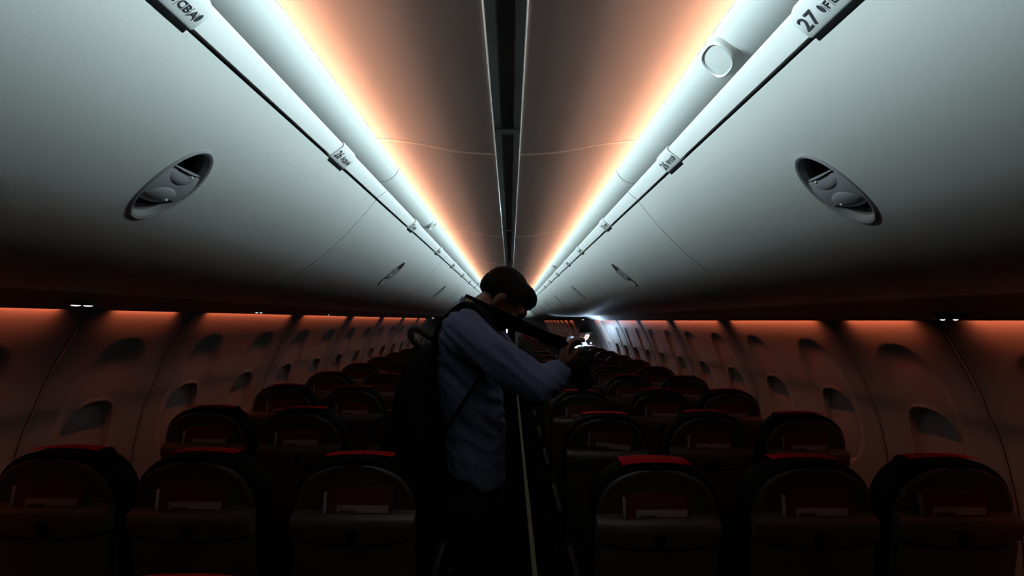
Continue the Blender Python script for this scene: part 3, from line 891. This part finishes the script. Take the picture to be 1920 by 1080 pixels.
# --- backpack
pack = thing('backpack', 'black backpack worn by the man in the pale blue shirt', 'backpack', (-.30, YM, .84))
pinv = Matrix.Translation(-V(pack.location))
def to_pack(o, parent=pack): o.data.transform(pinv); o.parent = parent; return o
def pack_loft(secs, m, name):
    bm = bmesh.new(); rows = []
    for z, xo, xi, hy in secs:
        cx, hx = (xo+xi)/2, abs(xi-xo)/2; row = []
        for k in range(32):
            a = 2*math.pi*k/32; c, q = math.cos(a), math.sin(a); r = (abs(c)**3.2+abs(q)**3.2)**(-1/3.2)
            row.append(bm.verts.new((cx+hx*c*r, YM+hy*q*r, z)))
        rows.append(row)
    for A, B in zip(rows[:-1], rows[1:]):
        for k in range(32): bm.faces.new((A[k], A[(k+1) % 32], B[(k+1) % 32], B[k]))
    bm.faces.new(rows[0][::-1]); bm.faces.new(rows[-1])
    return to_pack(obj(name, bm, m, None, None, 60))
pack_loft([(1.445, -.262, -.238, .05), (1.435, -.290, -.226, .09), (1.40, -.322, -.226, .115), (1.35, -.352, -.230, .13), (1.28, -.378, -.226, .138), (1.18, -.396, -.214, .140), (1.05, -.404, -.206, .140), (.93, -.404, -.200, .138), (.86, -.392, -.200, .13), (.835, -.37, -.21, .11)], M_PACK, 'main_compartment')
pack_loft([(1.20, -.398, -.38, .07), (1.18, -.416, -.38, .10), (1.08, -.428, -.38, .112), (.95, -.428, -.38, .112), (.89, -.415, -.38, .10), (.875, -.395, -.38, .08)], M_PACK, 'front_pocket')
bm = bmesh.new(); pts = catmull([(-.252, YM, 1.448), (-.285, YM-.02, 1.468), (-.312, YM-.05, 1.486), (-.322, YM-.085, 1.478), (-.315, YM-.10, 1.452), (-.288, YM-.08, 1.42)], 5)
ribbon(bm, pts, [V((0, .010, .004))]*len(pts), .010); tube(bm, [V(p)+V((0, .0, .0)) for p in pts[9:20]], .0115); to_pack(obj('carry_handle', bm, M_PACK, None))
for q in (-1, 1):
    Y = lambda v: YM+q*v
    bm = bmesh.new()
    pts = catmull([(-.245, Y(.06), 1.42), (-.235, Y(.085), 1.478), (-.200, Y(.10), 1.532), (-.150, Y(.108), 1.574), (-.105, Y(.115), 1.572), (-.055, Y(.125), 1.535), (-.022, Y(.135), 1.45), (-.025, Y(.165), 1.395), (-.068, Y(.180), 1.345), (-.110, Y(.180), 1.285), (-.150, Y(.178), 1.222), (-.205, Y(.14), 1.13)], 6)
    n_ = len(pts); ribbon(bm, pts, [V((0, .026 if i < n_*.62 else .016, .003)) if i < n_*.55 else V((.010, .006*q, .016)) for i in range(n_)], .012)
    to_pack(obj('shoulder_strap', bm, M_PACK, None))
bm = bmesh.new(); tube(bm, catmull([(-.33, YM-.137, 1.36), (-.365, YM-.141, 1.15), (-.37, YM-.14, .92)], 6), .004); to_pack(obj('zipper', bm, M_STRAP, None))

# --- crew member kneeling on a far seat with a torch
FY = 8.80
crew = thing('person', 'person in white shirt kneeling on a far right seat, facing back, face lit from below', 'person', (1.0, FY, .47))
cinv2 = Matrix.Translation((-1.0, -FY, -.47))
def to_crew(o): o.data.transform(cinv2); o.parent = crew; return o
bm = bmesh.new()
H2, HR2 = head_into(bm, (1.295, FY-.10, 1.315), (.30, -.78, -.50), (.25, -.45, .85))
chain(bm, [((1.0, FY, .86), (.12, .10, .10)), ((1.06, FY, 1.06), (.14, .10, .10)), ((1.14, FY-.02, 1.18), (.12, .08, .06)), ((1.22, FY-.05, 1.24), .055), ((1.275, FY-.085, 1.285), .054)])
chain(bm, [((1.05, FY-.05, 1.19), .05), ((1.06, FY-.16, 1.0), .042), ((1.25, FY-.16, .98), .030)])
chain(bm, [((1.25, FY+.04, 1.17), .05), ((1.36, FY+.10, .98), .042), ((1.40, FY-.06, .99), .030)])
hand_into(bm, (1.262, FY-.165, 1.0), (.6, -.2, .75), (.1, .9, -.2), (.1, .1, 1), .7)
hand_into(bm, (1.40, FY-.065, .995), (-.3, -.7, .3), (-.9, .2, -.2), (.1, .1, 1), .7)
for q in (-1, 1): chain(bm, [((1.0+q*.08, FY, .84), .078), ((1.0+q*.09, FY-.06, .535), .058), ((1.0+q*.09, FY+.24, .52), .042), ((1.0+q*.09, FY+.34, .50), .03)])
to_crew(blob('body', bm, M_SKIN, None, .009, 2))
bm = bmesh.new()
chain(bm, [((1.0, FY, .90), (.145, .13, .10)), ((1.06, FY, 1.08), (.165, .125, .10)), ((1.14, FY-.02, 1.195), (.145, .10, .065))])
chain(bm, [((1.05, FY-.05, 1.20), .068), ((1.06, FY-.16, 1.0), .055), ((1.15, FY-.16, .99), .05)]); chain(bm, [((1.25, FY+.04, 1.18), .066), ((1.36, FY+.10, .98), .055), ((1.38, FY+.03, .985), .05)])
to_crew(blob('shirt', bm, M_WSHIRT, None, .011, 3, lambda p: .006*noise.noise(p*14)))
bm = bmesh.new()
for q in (-1, 1): chain(bm, [((1.0, FY, .85), .125), ((1.0+q*.08, FY, .80), .10), ((1.0+q*.09, FY-.06, .545), .074), ((1.0+q*.09, FY+.24, .535), .060)])
to_crew(blob('trousers', bm, M_PANTS, None, .014, 2))
bm = bmesh.new(); ball(bm, H2(-.022, 0, .036), (.098, .088, .085), HR2, 3); ball(bm, H2(-.06, 0, -.01), (.06, .08, .07), HR2, 3)
for i in range(24): ball(bm, H2(.05+random.uniform(0, .03), random.uniform(-.06, .06), .075-random.uniform(0, .03)), (.018, .016, .016), HR2, 1)
to_crew(blob('hair', bm, M_HAIR, None, .010, 1))
torch = thing('torch', 'small lit torch held by the person kneeling on the far right seat', 'torch', (1.33, FY-.20, 1.10))
bm = bmesh.new(); cone(bm, (-.04, .0, -.04), (.02, 0, .02), .014, .014, 16); cone(bm, (.02, 0, .02), (.045, 0, .045), .014, .022, 16); obj('barrel', bm, M_BLACK, torch)
bm = bmesh.new(); cone(bm, (.040, 0, .040), (.047, 0, .047), .020, .020, 16); obj('torch_lens', bm, M_TORCH, torch)
d = bpy.data.lights.new('torch_beam', 'POINT'); d.energy = 20; d.color = (.54, .76, 1.0); d.shadow_soft_size = .03
o = bpy.data.objects.new('torch_beam', d); COL.objects.link(o); o.location = (1.331, FY-.22, 1.20)

# --- far end: lamp on the front door
lampr = thing('door_lamp', 'small bright lamp on the far door beyond the man\'s chest', 'lamp', (-.135, CABIN1+1.24, .985))
bm = bmesh.new(); ball(bm, (0, -.02, .07), (.036, .02, .05)); ball(bm, (0, -.02, -.01), (.022, .02, .05)); obj('lamp_glass', bm, M_LIT, lampr)
bm = bmesh.new(); rbox(bm, (0, 0, -.30), (.022, .02, .52), .004); obj('lamp_stem', bm, M_METAL, lampr)

for o in scn.objects:      # seats, cards and people are set out from the aisle axis, a touch left of the bins' axis
    if o.parent is None and o.get('category') in ('seat', 'card', 'person', 'camera', 'backpack', 'torch', 'lamp'): o.location.x -= .009
